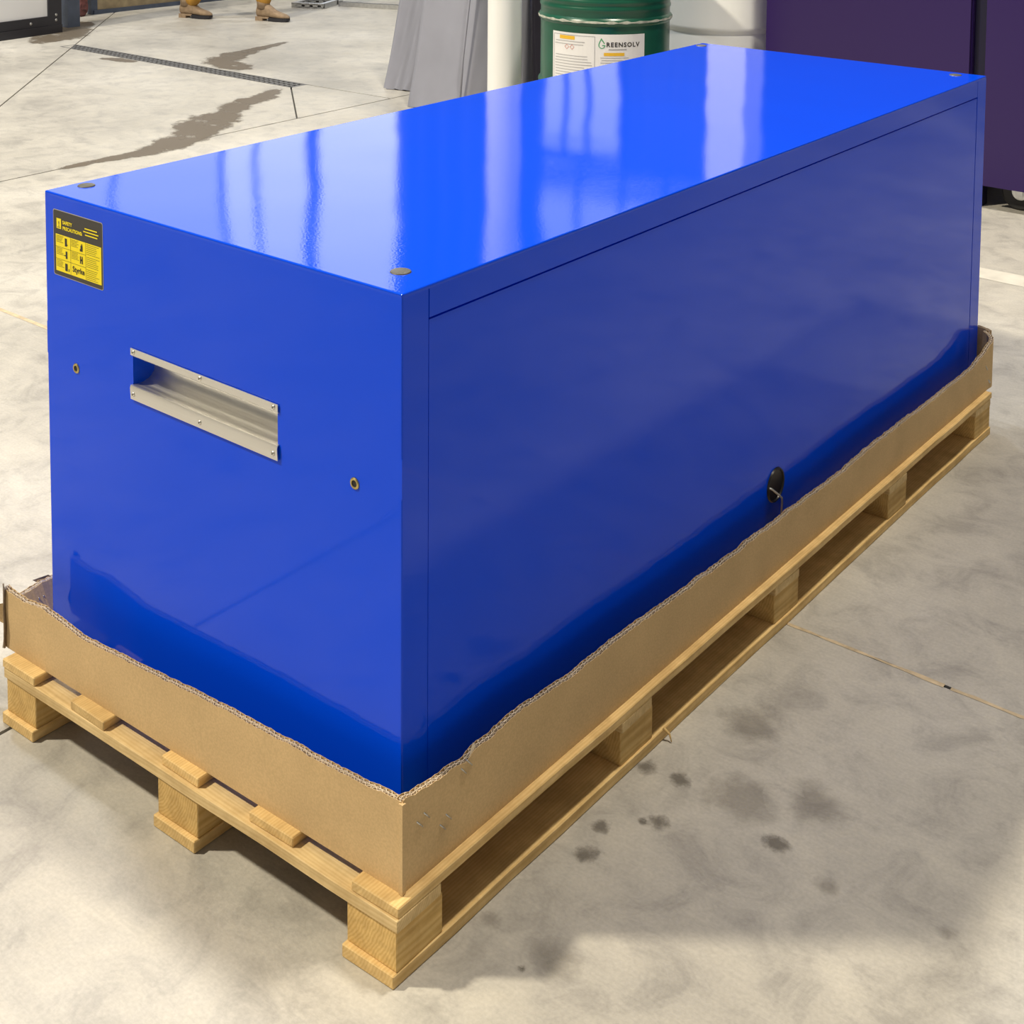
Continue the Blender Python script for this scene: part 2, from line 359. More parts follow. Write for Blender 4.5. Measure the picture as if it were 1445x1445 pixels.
# pale straight strip across the floor near the purple cabinets
V, F = [], []
for i in range(19):
    x = -1.4+i*0.09; V += [(x, 3.455+random.uniform(-.004, .004), 0.0008), (x, 3.572+random.uniform(-.004, .004), 0.0008)]
    if i: F.append((2*i-2, 2*i, 2*i+1, 2*i-1))
link('pale_line', mesh('pale_line', V, F), 'line', floor)
def stain(path, mat, name='stain'):
    """path: (x, y, radius) chain -> soft ragged blot as a union of discs (UV.x = 1 at centre, 0 at rim)"""
    bm = bmesh.new(); uvl = bm.loops.layers.uv.new('uv'); z = 0.0009
    n = 14; rings = []
    # ribbon with a few rows across
    pts = [Vector((a, b, 0)) for a, b, r in path]; rad = [r for a, b, r in path]
    if len(pts) == 1:
        c = bm.verts.new((pts[0].x, pts[0].y, z)); ring = [bm.verts.new((pts[0].x+rad[0]*math.cos(2*math.pi*k/n), pts[0].y+rad[0]*math.sin(2*math.pi*k/n), z)) for k in range(n)]
        for k in range(n):
            f = bm.faces.new((c, ring[k], ring[(k+1) % n]))
            for l in f.loops: l[uvl].uv = (0.62 if l.vert is c else 0.0, 0)
    else:
        D = []; 
        for i in range(len(pts)-1):
            for t in range(6): D.append((pts[i].lerp(pts[i+1], t/6), rad[i]+(rad[i+1]-rad[i])*t/6))
        D.append((pts[-1], rad[-1]))
        rows = []; prof = [(-1, 0.0), (-0.45, 0.55), (0.45, 0.55), (1, 0.0)]
        for i, (p, r) in enumerate(D):
            t = (D[min(i+1, len(D)-1)][0]-D[max(i-1, 0)][0]).normalized(); nn = Vector((-t.y, t.x, 0))
            e = min(1.0, i/3, (len(D)-1-i)/3)
            rows.append([(bm.verts.new((p.x+nn.x*r*s, p.y+nn.y*r*s, z)), u*e) for s, u in prof])
        for i in range(len(rows)-1):
            for k in range(3):
                q = [rows[i][k], rows[i+1][k], rows[i+1][k+1], rows[i][k+1]]
                f = bm.faces.new([a[0] for a in q])
                for l, a in zip(f.loops, q): l[uvl].uv = (a[1], 0)
    bmesh.ops.recalc_face_normals(bm, faces=bm.faces)
    me = bpy.data.meshes.new(name); bm.to_mesh(me); bm.free()
    link(name, me, mat, floor)
STAINS_WET = [
    [(-4.95, 4.33, 0.05), (-4.777, 4.019, 0.11), (-4.726, 3.787, 0.13), (-4.613, 3.623, 0.10), (-4.56, 3.493, 0.17), (-4.434, 3.292, 0.20), (-4.32, 3.14, 0.15), (-4.24, 2.99, 0.14), (-4.17, 2.80, 0.13), (-4.17, 2.66, 0.08), (-4.20, 2.45, 0.05), (-4.20, 2.2, 0.03)],
    [(-6.25, 5.65, 0.03), (-6.143, 5.176, 0.08), (-6.066, 4.915, 0.13), (-5.957, 4.697, 0.17), (-5.715, 4.612, 0.15), (-5.52, 4.56, 0.06)],
    [(-7.50, 4.30, 0.08), (-7.596, 4.418, 0.14), (-7.679, 4.623, 0.26), (-7.837, 4.824, 0.22), (-8.149, 5.116, 0.16), (-8.25, 5.30, 0.06)],
    [(-6.66, 4.235, 0.03), (-6.518, 4.281, 0.08), (-6.424, 4.286, 0.08), (-6.33, 4.30, 0.03)],
]
for s_ in STAINS_WET: stain(s_, 'stain_wet')
for (x, y, r) in [(0.079, 0.519, .027), (0.138, 0.530, .031), (0.100, 0.355, .025), (0.165, 0.421, .028), (0.115, 0.292, .029), (0.328, 0.497, .034), (0.172, 0.058, .011), (0.145, 0.407, .013)]:
    stain([(x, y, r)], 'stain_grey')
for (x, y, r) in [(0.430, 0.467, .030), (0.600, 0.494, .026), (0.084, 0.098, .032), (0.240, 0.560, .10), (0.20, 0.10, .055), (0.157, 0.737, .09), (0.33, 0.62, .08)]:
    stain([(x, y, r)], 'stain_faint')

# back wall with daylit translucent panels (seen in the gloss of the cabinet top)
V, F = [], []; n = 0
x = -30.0
while x <= 30.0:
    for dy in ((0, 0.0), (0.16, 0.0), (0.20, 0.035), (0.36, 0.035)):
        V += [(x+dy[0], 12.2-dy[1], 0.0), (x+dy[0], 12.2-dy[1], 11.0)]
    x += 0.40
k = len(V)//2
F = [(2*i, 2*i+2, 2*i+3, 2*i+1) for i in range(k-1)]
wall = struct(link('wall_back', mesh('wall_back', V, F), 'cladding'))
def window(nm, x0, x1, z0, z1, mat, bars, wide=()):
    w = struct(box(nm, x0, x1, 12.10, 12.14, z0, z1, mat))
    def P(o): o.parent = w; o.location = o.location-w.location; return o
    for (a, b, c, d) in ((x0-.04, x1+.04, z0-.04, z0), (x0-.04, x1+.04, z1, z1+.04), (x0-.04, x0, z0, z1), (x1, x1+.04, z0, z1)):
        P(box('window_frame', a, b, 12.06, 12.16, c, d, 'mullion'))
    for b in bars: P(box('window_bar', b-.03, b+.03, 12.05, 12.14, z0, z1, 'mullion'))
    for b in wide: P(box('window_bar', b-.09, b+.09, 12.03, 12.14, z0, z1, 'mullion'))
window('window_1', -14.6, -11.15, 1.6, 8.6, 'day', [-13.9], [-12.75])
window('window_4', -19.5, -14.69, 1.6, 8.6, 'day_mid', [-17.4], [])
window('window_2', -8.72, -7.65, 1.6, 4.1, 'day_dim', [-8.4, -8.08])
window('window_3', -8.72, -5.6, 4.55, 6.6, 'day_dim', [-8.2, -7.6, -7.0, -6.4])
struct(box('trim_1', -3.04, -2.78, 6.10, 6.32, 0, 10.0, 'white', bevel=0.01))     # white steel stanchion behind the drums

# ================================================================== SHIPPING PALLET
PX0, PK = 0.062, 0.0217
pal = thing('shipping_pallet', 'long pale pine block pallet under the blue steel cabinet', 'pallet', (0, 0, 0))
def pbox(name, x0, x1, y0, y1, z0, z1, mat, bevel=0.0015, rough=0.0012):
    c = Vector(((x0+x1)/2, (y0+y1)/2, (z0+z1)/2))
    bm = bmesh.new()
    # subdivided box with slightly uneven sawn edges
    ny = max(1, int((y1-y0)/0.12)); nx = max(1, int((x1-x0)/0.12))
    xs = [x0+(x1-x0)*i/nx for i in range(nx+1)]; ys = [y0+(y1-y0)*i/ny for i in range(ny+1)]
    G = {}
    for i, a in enumerate(xs):
        for j, b in enumerate(ys):
            jx = random.uniform(-rough, rough) if i in (0, nx) else 0; jy = random.uniform(-rough, rough) if j in (0, ny) else 0
            for q, zz in enumerate((z0, z1)):
                G[i, j, q] = bm.verts.new((a+jx-c.x, b+jy-c.y+PK*(a-PX0), zz-c.z))
    for i in range(nx):
        for j in range(ny):
            for q in (0, 1): bm.faces.new([G[i, j, q], G[i+1, j, q], G[i+1, j+1, q], G[i, j+1, q]])
    for i in range(nx):
        for j in (0, ny): bm.faces.new([G[i, j, 0], G[i+1, j, 0], G[i+1, j, 1], G[i, j, 1]])
    for j in range(ny):
        for i in (0, nx): bm.faces.new([G[i, j, 0], G[i, j+1, 0], G[i, j+1, 1], G[i, j, 1]])
    bmesh.ops.recalc_face_normals(bm, faces=bm.faces)
    return link(name, frombm(bm, name, bevel, 1), mat, pal, c)
XR = [(-0.034, 0.062), (-0.441, -0.343), (-0.850, -0.760)]                 # skid rows
YR = [(-0.075, 0.020), (0.469, 0.567), (1.009, 1.109), (1.550, 1.650), (2.090, 2.195)]
for x0, x1 in XR: pbox('skid_board', x0, x1, -0.083, 2.196, 0.0, 0.0195, 'pine_y')
for y0, y1 in YR:
    for x0, x1 in XR: pbox('pallet_block', x0+.002, x1-.002, y0, y1, 0.0192, 0.0786, 'pine_block', 0.0015, 0.0005)
    pbox('cross_board', -0.853, 0.063, y0-.002, y1-.006, 0.0784, 0.0967, 'pine_x', 0.0012)
for (x0, x1, yf) in [(-0.024, 0.063, -0.074), (-0.237, -0.146, -0.070), (-0.436, -0.348, -0.070), (-0.664, -0.574, -0.076), (-0.856, -0.763, -0.078)]:
    pbox('deck_board', x0, x1, yf, 2.196, 0.0965, 0.112, 'pine_y')
# splinter hanging off the skid by the second block
tube('splinter', [(0.061, 0.60, 0.020), (0.072, 0.603, 0.012), (0.078, 0.600, 0.002)], [0.003, 0.002, 0.001], 'pine_y', pal, 5)

# ================================================================== BLUE STEEL CABINET
BW, BL, Z0, ZT = 0.849, 2.256, 0.112, 0.927
cab = thing('tool_cabinet', 'large glossy blue steel tool cabinet standing on the long pine pallet', 'tool cabinet', (0, 0, Z0))
def cb(name, x0, x1, y0, y1, z0, z1, mat='blue_flat', bevel=0.0, seg=2): return box(name, x0, x1, y0, y1, z0-Z0, z1-Z0, mat, cab, bevel, seg)
SP = 0.0545                                                              # corner post width
cb('inner_shell', -BW+.006, -.006, 0.060, BL-.006, Z0+.004, ZT-.006)
# end panel with the handle cut-out, wraps round the near corner
gx = [-BW, -0.603, -0.252, 0.0]; gz = [Z0, 0.634, 0.694, ZT-.0060]
bm = bmesh.new(); G = {}
for i, a in enumerate(gx):
    for j, b in enumerate(gz):
        for q, y in enumerate((0.0, SP)): G[i, j, q] = bm.verts.new((a, y, b-Z0))
for i in range(3):
    for j in range(3):
        if (i, j) != (1, 1):
            for q in (0, 1): bm.faces.new([G[i, j, q], G[i+1, j, q], G[i+1, j+1, q], G[i, j+1, q]])
for i in range(3):
    for j in (0, 3): bm.faces.new([G[i, j, 0], G[i+1, j, 0], G[i+1, j, 1], G[i, j, 1]])
    for i2 in (0, 3): bm.faces.new([G[i2, i, 0], G[i2, i+1, 0], G[i2, i+1, 1], G[i2, i, 1]])
for j in (1, 2): bm.faces.new([G[1, j, 0], G[2, j, 0], G[2, j, 1], G[1, j, 1]])
for i in (1, 2): bm.faces.new([G[i, 1, 0], G[i, 2, 0], G[i, 2, 1], G[i, 1, 1]])
bmesh.ops.bevel(bm, geom=[e for e in bm.edges if abs(e.verts[0].co.z-e.verts[1].co.z) > .1 and all(v.co.y < .001 and (v.co.x > -.001 or v.co.x < -BW+.001) for v in e.verts)], offset=.0026, segments=3, profile=.6, affect='EDGES')
link('end_panel', frombm(bm, 'end_panel'), 'blue_flat', cab)
bm = bmesh.new(); bbox(bm, -BW, 0, 0, BL, ZT-.0060-Z0, ZT-Z0)
bmesh.ops.bevel(bm, geom=[e for e in bm.edges if max(v.co.z for v in e.verts) > ZT-Z0-.001], offset=.0026, segments=3, profile=.6, affect='EDGES')
link('top_panel', frombm(bm, 'top_panel'), 'blue', cab)
GAP = 0.0022
cb('side_rail', -.02, 0, SP+GAP, 2.197-GAP, 0.8795, ZT-.0061, 'blue_flat', 0.0006, 1)
cb('side_panel', -.02, -.0008, SP+GAP, 2.197-GAP, Z0, 0.8795-.0034, 'blue_flat', 0.0008, 1)
cb('corner_post', -.03, 0, 2.197, BL, Z0, ZT-.0061, 'blue_flat', 0.0015, 2)
cb('back_panel', -BW, -.031, BL-.008, BL, Z0, ZT-.0061)
cb('far_side_panel', -BW, -BW+.008, SP+GAP, BL-.009, Z0, ZT-.0061)
# pull handle: pressed brushed-steel trough with flanges
hx0, hx1 = -0.606, -0.249
def extr(name, prof, xa, xb, thick, mat, parent):
    pr = [Vector((0, a, b)) for a, b in prof]; nrm = []
    for i in range(len(pr)):
        t = (pr[min(i+1, len(pr)-1)]-pr[max(i-1, 0)]).normalized(); nrm.append(Vector((0, t.z, -t.y)))
    V = []
    for x in (xa, xb):
        V += [(x, p.y, p.z-Z0) for p in pr]; V += [(x, p.y+n.y*thick, p.z+n.z*thick-Z0) for p, n in zip(pr, nrm)]
    k = len(pr); F = []
    for i in range(k-1):
        F.append((i, i+1, 2*k+i+1, 2*k+i)); F.append((k+i, k+i+1, 3*k+i+1, 3*k+i)); F.append((i, i+1, k+i+1, k+i)); F.append((2*k+i, 2*k+i+1, 3*k+i+1, 3*k+i))
    for i in (0, k-1): F.append((i, 2*k+i, 3*k+i, k+i))
    return link(name, mesh(name, V, F), mat, parent)
hand = extr('pull_handle', [(-.0016, .704), (-.0016, .6925), (0.001, .6905), (.012, .6890), (.022, .6868), (.031, .6835), (.038, .679), (.0435, .673), (.0455, .667), (.0455, .660), (.043, .652), (.038, .646), (.030, .6415), (.020, .6390), (.009, .6385), (0.0015, .6405), (-.0025, .6400), (-.0034, .636), (-.0022, .6175)], hx0, hx1, 0.0014, 'steel', cab)
for p_ in hand.data.polygons: p_.use_smooth = True
hand.data.set_sharp_from_angle(angle=math.radians(35))
hand['label'] = 'brushed steel recessed pull handle'
for x, z in [(-0.598, .698), (-0.428, .698), (-0.258, .698), (-0.598, .627), (-0.428, .627), (-0.258, .627)]:
    s = lathe_obj('screw', [(0.0005, 0.0022), (0.0022, 0.0020), (0.0036, 0.0008), (0.0038, 0)], 'screw', hand, (x, -.0030 if z > .66 else -.0042, z-Z0), (math.pi/2, 0, 0), 16)
    lathe_obj('drive_socket', [(0.0, .0024), (.0013, .0024)], 'hole', hand, (x, -.0030 if z > .66 else -.0042, z-Z0), (math.pi/2, 0, 0), 6)
for (x, z, m) in [(-0.763, .628, 'brass'), (-0.091, .631, 'brass')]:
    rv = lathe_obj('rivet_nut', [(0.0048, -.002), (0.0052, 0.0018), (0.0072, 0.0022), (0.0086, 0.0012), (0.0088, 0.0)], m, cab, (x, 0, z-Z0), (math.pi/2, 0, 0), 24)
    lathe_obj('thread_hole', [(0.0, 0.0007), (0.0052, 0.0007)], 'hole', rv, (0, 0, 0), (0, 0, 0), 20)
for (x, y) in [(-0.820, 0.066), (-0.068, 0.071), (-0.822, 2.205), (-0.065, 2.212)]:
    lathe_obj('plug_cap', [(0.0, .0026), (0.011, .0024), (0.0147, .0016), (0.0158, 0)], 'cap', cab, (x, y, ZT-Z0), (0, 0, 0), 32)
# cable hole with grommet and wire hook, low on the long side
HY, HZ = 1.118, 0.243
lathe_obj('grommet', [(0.0, 0.0008), (0.0305, 0.0008), (0.0315, 0.0035), (0.034, 0.0038), (0.0355, 0.0005)], 'black', cab, (-.0008, HY, HZ-Z0), (0, math.pi/2, 0), 40)
tube('wire_hook', [(0.0, HY-.030, HZ+.004-Z0), (.006, HY-.026, HZ+.002-Z0), (.012, HY-.006, HZ-.016-Z0), (.014, HY+.002, HZ-.024-Z0), (.014, HY+.003, HZ-.034-Z0), (.012, HY+.002, 0.150-Z0)], 0.0022, 'zinc', cab, 8)
# safety sticker
def onfront(vf, x, z, y, s=1.0): return [(x+v.x*s, y, z+v.y*s-Z0) for v in vf[0]], vf[1]
sx0, sx1, sz0, sz1 = -0.824, -0.681, 0.783, 0.8995
SW, SH = sx1-sx0, sz1-sz0
def sround(x0, z0, x1, z1, r, y, y2):
    P = []
    for cx_, cz_, a0 in ((x1-r, z1-r, 0), (x0+r, z1-r, 90), (x0+r, z0+r, 180), (x1-r, z0+r, 270)):
        for k in range(5):
            a = math.radians(a0+22.5*k); P.append((cx_+r*math.cos(a), cz_+r*math.sin(a)))
    n = len(P); V = [(a, y, b-Z0) for a, b in P]+[(a, y2, b-Z0) for a, b in P]
    return V, [tuple(range(n)), tuple(range(2*n-1, n-1, -1))]+[(i, (i+1) % n, n+(i+1) % n, n+i) for i in range(n)]
stk = link('safety_sticker', mesh('safety_sticker', *sround(sx0, sz0, sx1, sz1, 0.004, -.0004, 0.0)), 'stick_rim', cab); stk['label'] = 'black and yellow safety precautions sticker'
link('black_field', mesh('black_field', *sround(sx0+.0012, sz0+.0012, sx1-.0012, sz1-.0012, 0.0035, -.0006, -.0004)), 'stick_black', stk)
yx0, yx1, yz0, yz1 = sx0+.0075, sx1-.0045, sz0+.0085, sz0+.0735
link('yellow_field', mesh('yellow_field', *sround(yx0, yz0, yx1, yz1, 0.0006, -.0008, -.0006)), 'stick_yellow', stk)
yp = -.0011
pieces = [off(text_faces('SAFETY', 0.0084, 0.0003), sx0+.0285, sz1-.0225), off(text_faces('PRECAUTIONS:', 0.0084, 0.0003), sx0+.0285, sz1-.0325)]
pieces.append(rect(sx0+.011, sz1-.0325, sx0+.0245, sz1-.0145))
for i, (a, b) in enumerate(((.093, .128), (.089, .132), (.094, .129))): pieces.append(rect(sx0+a, sz1-.0195-i*.0055, sx0+b, sz1-.0175-i*.0055))
V, F = merge([onfront(p, 0, 0, yp) for p in pieces]); link('title_lettering', mesh('title_lettering', V, F), 'stick_yellow', stk)
V, F = merge([onfront(p, 0, 0, yp-.0002) for p in (off(text_faces('!', 0.012, 0.0004), sx0+.0163, sz1-.028), rect(sx0+.0135, sz1-.0305, sx0+.0220, sz1-.0295))]); link('warning_mark', mesh('warning_mark', V, F), 'stick_black', stk)
cw = (yx1-yx0)/3; g = []
for i in (1, 2): g.append(rect(yx0+cw*i-.0003, yz0, yx0+cw*i+.0003, yz1))
rh = (yz1-yz0)/3
for i in (1, 2): g.append(rect(yx0, yz0+rh*i-.00025, yx0+2*cw, yz0+rh*i+.00025))
for c in range(3):
    for r in range(3):
        if (c, r) == (1, 0): continue
        for q in range(5 if c < 2 else 6):
            if c < 2: a = yx0+cw*c+.002; b = a+cw*random.uniform(.36, .52); 
            else: a = yx0+cw*c+.002; b = a+cw*random.uniform(.6, .88)
            z = yz0+rh*(r+1)-.0028-q*(.0026 if c < 2 else .0033)
            g.append(rect(a, z, b, z+.0006))
g.append(off(text_faces('Styrke', 0.0135, 0.0004), yx0+cw+.005, yz0+.0075))
# pictograms: small dark machine silhouettes
for (c, r, sh) in ((0, 2, [(0, 0, .006, .014), (.006, .002, .008, .004)]), (0, 1, [(.002, 0, .007, .013), (-.002, .004, .002, .006)]), (0, 0, [(0, 0, .007, .013), (.010, 0, .012, .005)]),
                   (1, 2, [(.002, 0, .008, .010), (0, 0, .003, .004), (.004, .010, .007, .013)]), (1, 1, [(0, 0, .003, .013), (.005, 0, .008, .013), (.002, .005, .006, .008)])):
    for a, b, a2, b2 in sh: g.append(rect(yx0+cw*c+cw*.62+a, yz0+rh*r+.004+b, yx0+cw*c+cw*.62+a2, yz0+rh*r+.004+b2))
V, F = merge([onfront(p, 0, 0, yp) for p in g]); link('fine_print', mesh('fine_print', V, F), 'ink', stk)

# ================================================================== CARDBOARD TRAY
tray = thing('cardboard_tray', 'torn brown corrugated cardboard tray wrapped around the base of the blue cabinet', 'cardboard tray', (0, 0, 0.112))
TZ = 0.112
def lerp_tab(tab, t):
    if t <= tab[0][0]: return tab[0][1:]
    for a, b in zip(tab, tab[1:]):
        if t <= b[0]:
            k = (t-a[0])/(b[0]-a[0]); return [p+(q-p)*k for p, q in zip(a[1:], b[1:])]
    return tab[-1][1:]
def card_wall(name, pts, tops, bots, lean=None, seed=0, jag=0.0012, flute=True):
    """pts: plan polyline of the OUTER face, inside to its left; tops/bots: (s, z) tables along arc length; lean: (s, dx) outward shift of the top"""
    rnd = random.Random(seed); P = [Vector((a, b, 0)) for a, b in pts]; acc = [0]
    for a, b in zip(P, P[1:]): acc.append(acc[-1]+(b-a).length)
    Lt = acc[-1]
    def at(s):
        for i in range(len(P)-1):
            if s <= acc[i+1] or i == len(P)-2:
                t = (P[i+1]-P[i]).normalized(); p = P[i]+t*(s-acc[i])
                # smooth the direction near joints
                return p, Vector((-t.y, t.x, 0))
    st = 0.006; n = int(Lt/st); S_ = [Lt*i/n for i in range(n+1)]
    jz = [0]; 
    for i in range(n): jz.append(jz[-1]*0.75+rnd.uniform(-jag, jag))
    TH = 0.0105
    def ring(s, d, i, top_off=0.0):
        p, nn = at(s); zt = lerp_tab(tops, s)[0]+jz[i]+top_off; zb = lerp_tab(bots, s)[0]
        ln = lerp_tab(lean, s)[0] if lean else 0.0
        q = p+nn*d; qt = q-nn*ln
        return (q.x, q.y, zb-TZ), (qt.x, qt.y, zt-TZ)
    root = None
    for li, d in enumerate((0.0, TH/2, TH)):
        V, F = [], []
        for i, s in enumerate(S_):
            a, b = ring(s, d, i, rnd.uniform(-.0008, .0008)); c, e = ring(s, d+0.0007, i)
            V += [a, b, (c[0], c[1], c[2]), (e[0], e[1], b[2])]
        for i in range(n):
            o = 4*i; F += [(o, o+4, o+5, o+1), (o+2, o+3, o+7, o+6), (o+1, o+5, o+7, o+3), (o, o+2, o+6, o+4)]
        F += [(0, 1, 3, 2), (4*n, 4*n+2, 4*n+3, 4*n+1)]
        if li == 0: root = link(name, mesh(name, V, F), 'card', tray)
        else: link('paper_liner', mesh('paper_liner', V, F), 'card_edge' if li == 1 else 'card', root)
    if flute:
        V, F = [], []
        for (d0, d1) in ((0.0007, TH/2), (TH/2+.0007, TH)):
            base = len(V); m = int(Lt/0.0013)
            for j in range(m+1):
                s = Lt*j/m; w = 0.5+0.5*math.sin(2*math.pi*s/0.0105+d0*900); d = d0+0.0004+(d1-d0-0.0008)*w
                i = min(n, int(s/Lt*n))
                for dd in (-.0004, .0004):
                    a, b = ring(s, d+dd, i, -0.0008); V += [a, b]
            for j in range(m):
                o = base+4*j; F += [(o, o+4, o+5, o+1), (o+2, o+3, o+7, o+6), (o+1, o+5, o+7, o+3)]
        stuff(link('fluting', mesh('fluting', V, F), 'card_edge', root))
    return root
def arc(cx_, cy_, r, a0, a1, n=6): return [(cx_+r*math.cos(math.radians(a0+(a1-a0)*k/n)), cy_+r*math.sin(math.radians(a0+(a1-a0)*k/n))) for k in range(n+1)]
FL = 0.933
front = card_wall('front_wall', [(-0.886, -0.074), (0.046, -0.052)],
    [(0, .222), (.012, .217), (.06, .215), (.11, .222), (.17, .217), (.23, .210), (.30, .213), (.386, .219), (.50, .226), (.604, .231), (.77, .236), (.86, .240), (FL, .2465)], [(0, .112), (FL, .112)], None, 1, 0.0008)
right = card_wall('long_wall', [(0.0485, -0.050), (0.0485, 2.215)]+arc(-0.0015, 2.225, 0.052, 0, 70, 6),
    [(0, .2465), (.05, .2385), (.135, .233), (.15, .239), (.27, .2405), (.385, .232), (.55, .234), (.82, .2225), (1.09, .2185), (1.366, .210), (1.55, .213), (1.70, .211), (1.85, .204), (2.13, .203), (2.22, .216), (2.29, .236), (2.36, .246)],
    [(0, .112), (2.36, .112)], [(0, 0), (1.2, 0.004), (1.9, 0.002), (2.3, 0.0)], 2, 0.0014)
card_wall('back_wall', arc(-0.0015, 2.225, 0.062, 60, 90, 3)+[(-0.86, 2.300)], [(0, .246), (.05, .250), (.4, .24), (.9, .235)], [(0, .112), (.9, .112)], None, 3, 0.001, False)
left = card_wall('far_long_wall', [(-0.900, 2.285), (-0.888, 0.10), (-0.893, -0.035)], [(0, .23), (1.2, .21), (2.1, .172), (2.20, .170), (2.26, .172), (2.32, .160)], [(0, .112), (2.32, .112)], [(0, .01), (1.5, 0.02), (2.1, .040), (2.32, .045)], 4, 0.0012)
def ragged(name, pts, mat, parent, th=0.003):
    """irregular thin torn scrap from an outline in 3D (nearly planar) with thickness"""
    P = [Vector(p) for p in pts]; nn = (P[1]-P[0]).cross(P[2]-P[0]).normalized()*th; n = len(P)
    V = [(p.x, p.y, p.z-TZ) for p in P]+[(p.x+nn.x, p.y+nn.y, p.z+nn.z-TZ) for p in P]
    return link(name, mesh(name, V, [tuple(range(n)), tuple(range(2*n-1, n-1, -1))]+[(i, (i+1) % n, n+(i+1) % n, n+i) for i in range(n)]), mat, parent)
# torn corner at the left end
ragged('torn_edge', [(-0.8845, -0.0765, .1122), (-0.8775, -0.0775, .1135), (-0.8795, -0.0770, .125), (-0.8765, -0.0775, .150), (-0.8795, -0.0765, .185), (-0.8775, -0.0755, .220), (-0.8825, -0.0745, .224), (-0.8885, -0.0715, .226), (-0.8875, -0.0705, .21), (-0.8905, -0.0695, .17), (-0.8885, -0.0705, .13), (-0.8915, -0.0705, .1125)], 'card_torn', front)
ragged('torn_edge', [(-0.8875, -0.0645, .1130), (-0.8825, -0.0675, .1122), (-0.8855, -0.0665, .13), (-0.8825, -0.0665, .15), (-0.8865, -0.0645, .165), (-0.8925, -0.0605, .14)], 'card_torn', front)
ragged('torn_flap', [(-.925, -.045, .165), (-.945, -.06, .160), (-.965, -.062, .158), (-1.01, -.07, .155), (-1.00, -.06, .138), (-.97, -.055, .134), (-.95, -.05, .128), (-.915, -.040, .120)], 'card', left)
ragged('torn_flap', [(-.940, -.055, .142), (-.955, -.062, .144), (-.966, -.06, .140), (-.980, -.066, .137), (-1.0, -.066, .130), (-.975, -.058, .131), (-.955, -.052, .134)], 'card_torn', left, 0.002)
ragged('torn_flap', [(-.943, 0.020, .173), (-.934, 0.048, .175), (-.930, 0.052, .170), (-.938, 0.025, .169)], 'card_torn', left, 0.002)
# corner fold and staples
box('corner_fold', 0.0445, 0.0515, -0.0545, -0.0475, 0.001, 0.1310, 'card', tray, 0.003, 3)
ragged('torn_tab', [(.0470, .090, .232), (.0475, .100, .232), (.047, .104, .246), (.0468, .101, .250), (.0465, .097, .243)], 'card_edge', right, 0.0006)
def staple(p, d, n_, ln, parent):
    p = Vector(p); d = Vector(d).normalized(); n_ = Vector(n_)
    a, b = p-d*ln/2, p+d*ln/2
    pts = [a-n_*.002, a+n_*.0008, b+n_*.0008, b-n_*.002]
    tube('staple', [(q.x, q.y, q.z-TZ) for q in pts], 0.0011, 'zinc', parent, 6)
for (y, z) in [(-.004, .199), (-.0185, .194), (.0430, .170), (.030, .162), (.0885, .226), (.0755, .2205)]:
    staple((.0487, y+.002, z), (0, .012, -.0135), (1, 0, 0), .0165, right)
for (y, z) in [(2.190, .176), (2.194, .172), (2.212, .132), (2.218, .130)]: staple((.0487, y, z), (0, .010, -.012), (1, 0, 0), .0125, right)
for (y) in (0.012, 0.022): staple((-.912, y, .148), (0.2, 0, 1), (1, 0, 0), .012, left)

# ================================================================== BACKGROUND
# trench drain
dr = thing('floor_drain', 'long dark slotted trench drain set into the concrete floor', 'floor drain', (0, 0, 0))
box('channel', -7.27, -4.89, 4.352, 4.478, -.030, -.014, 'hole', dr)
boxes('drain_frame', [(-7.27, -4.885, 4.350, 4.360, -.02, .001), (-7.27, -4.885, 4.470, 4.480, -.02, .001), (-7.28, -7.27, 4.350, 4.480, -.02, .001), (-4.895, -4.885, 4.350, 4.480, -.02, .001)], 'grate', dr)
bars = []; x = -7.262
while x < -4.90: bars.append((x, x+.020, 4.360, 4.470, -.012, -.001)); x += .046
for yy in (4.392, 4.433): bars.append((-7.27, -4.89, yy, yy+.007, -.012, -.0005))
stuff(boxes('drain_grating', bars, 'grate', dr))

# drums
def drum_base(cx_, cy_, lab):
    t = thing('timber_platform', lab, 'platform', (cx_, cy_, 0))
    for dx in (-.24, 0, .24): box('bearer', dx-.04, dx+.04, -.30, .30, 0, .10, 'pine_y', t, .002)
    for dy in (-.26, -.13, 0, .13, .26): box('slat', -.30, .30, dy-.05, dy+.05, .0995, .140, 'pine_x', t, .002)
GX, GY = -2.285, 3.858; GR = 0.2915
drum_base(GX, GY, 'small pine platform under the green steel drum')
d = thing('steel_drum', 'dark green steel drum with a white product label, beside the white post', 'drum', (GX, GY, 0.140))
def rib(z, h, r, n=6): return [(GR+h*math.sin(math.pi*k/n), z-r+2*r*k/n) for k in range(n+1)]
prof = [(0.0, .006), (GR-.02, .006), (GR-.004, 0.0), (GR+.004, .004), (GR+.003, .014), (GR, .02)]
for z, h, r in [(.292, .011, .018), (.586, .011, .018), (.640, .004, .012), (.672, .004, .012), (.704, .004, .012), (.736, .004, .012)]: prof += rib(z, h, r)
prof += [(GR, .86), (GR+.004, .866), (GR+.004, .878), (GR-.006, .88), (GR-.012, .868), (0.0, .866)]
lathe_obj('shell', prof, 'green', d, n=96)
V, F = [], []
for i in range(97):
    a = 2*math.pi*i/96; w = .0045+.0022*math.sin(i*1.7)+.0015*math.sin(i*4.1)
    V += [((GR+.0113)*math.cos(a), (GR+.0113)*math.sin(a), .586-w*.6), ((GR+.0117)*math.cos(a), (GR+.0117)*math.sin(a), .588), ((GR+.0108)*math.cos(a), (GR+.0108)*math.sin(a), .588+w)]
    if i: F += [(3*i-3, 3*i, 3*i+1, 3*i-2), (3*i-2, 3*i+1, 3*i+2, 3*i-1)]
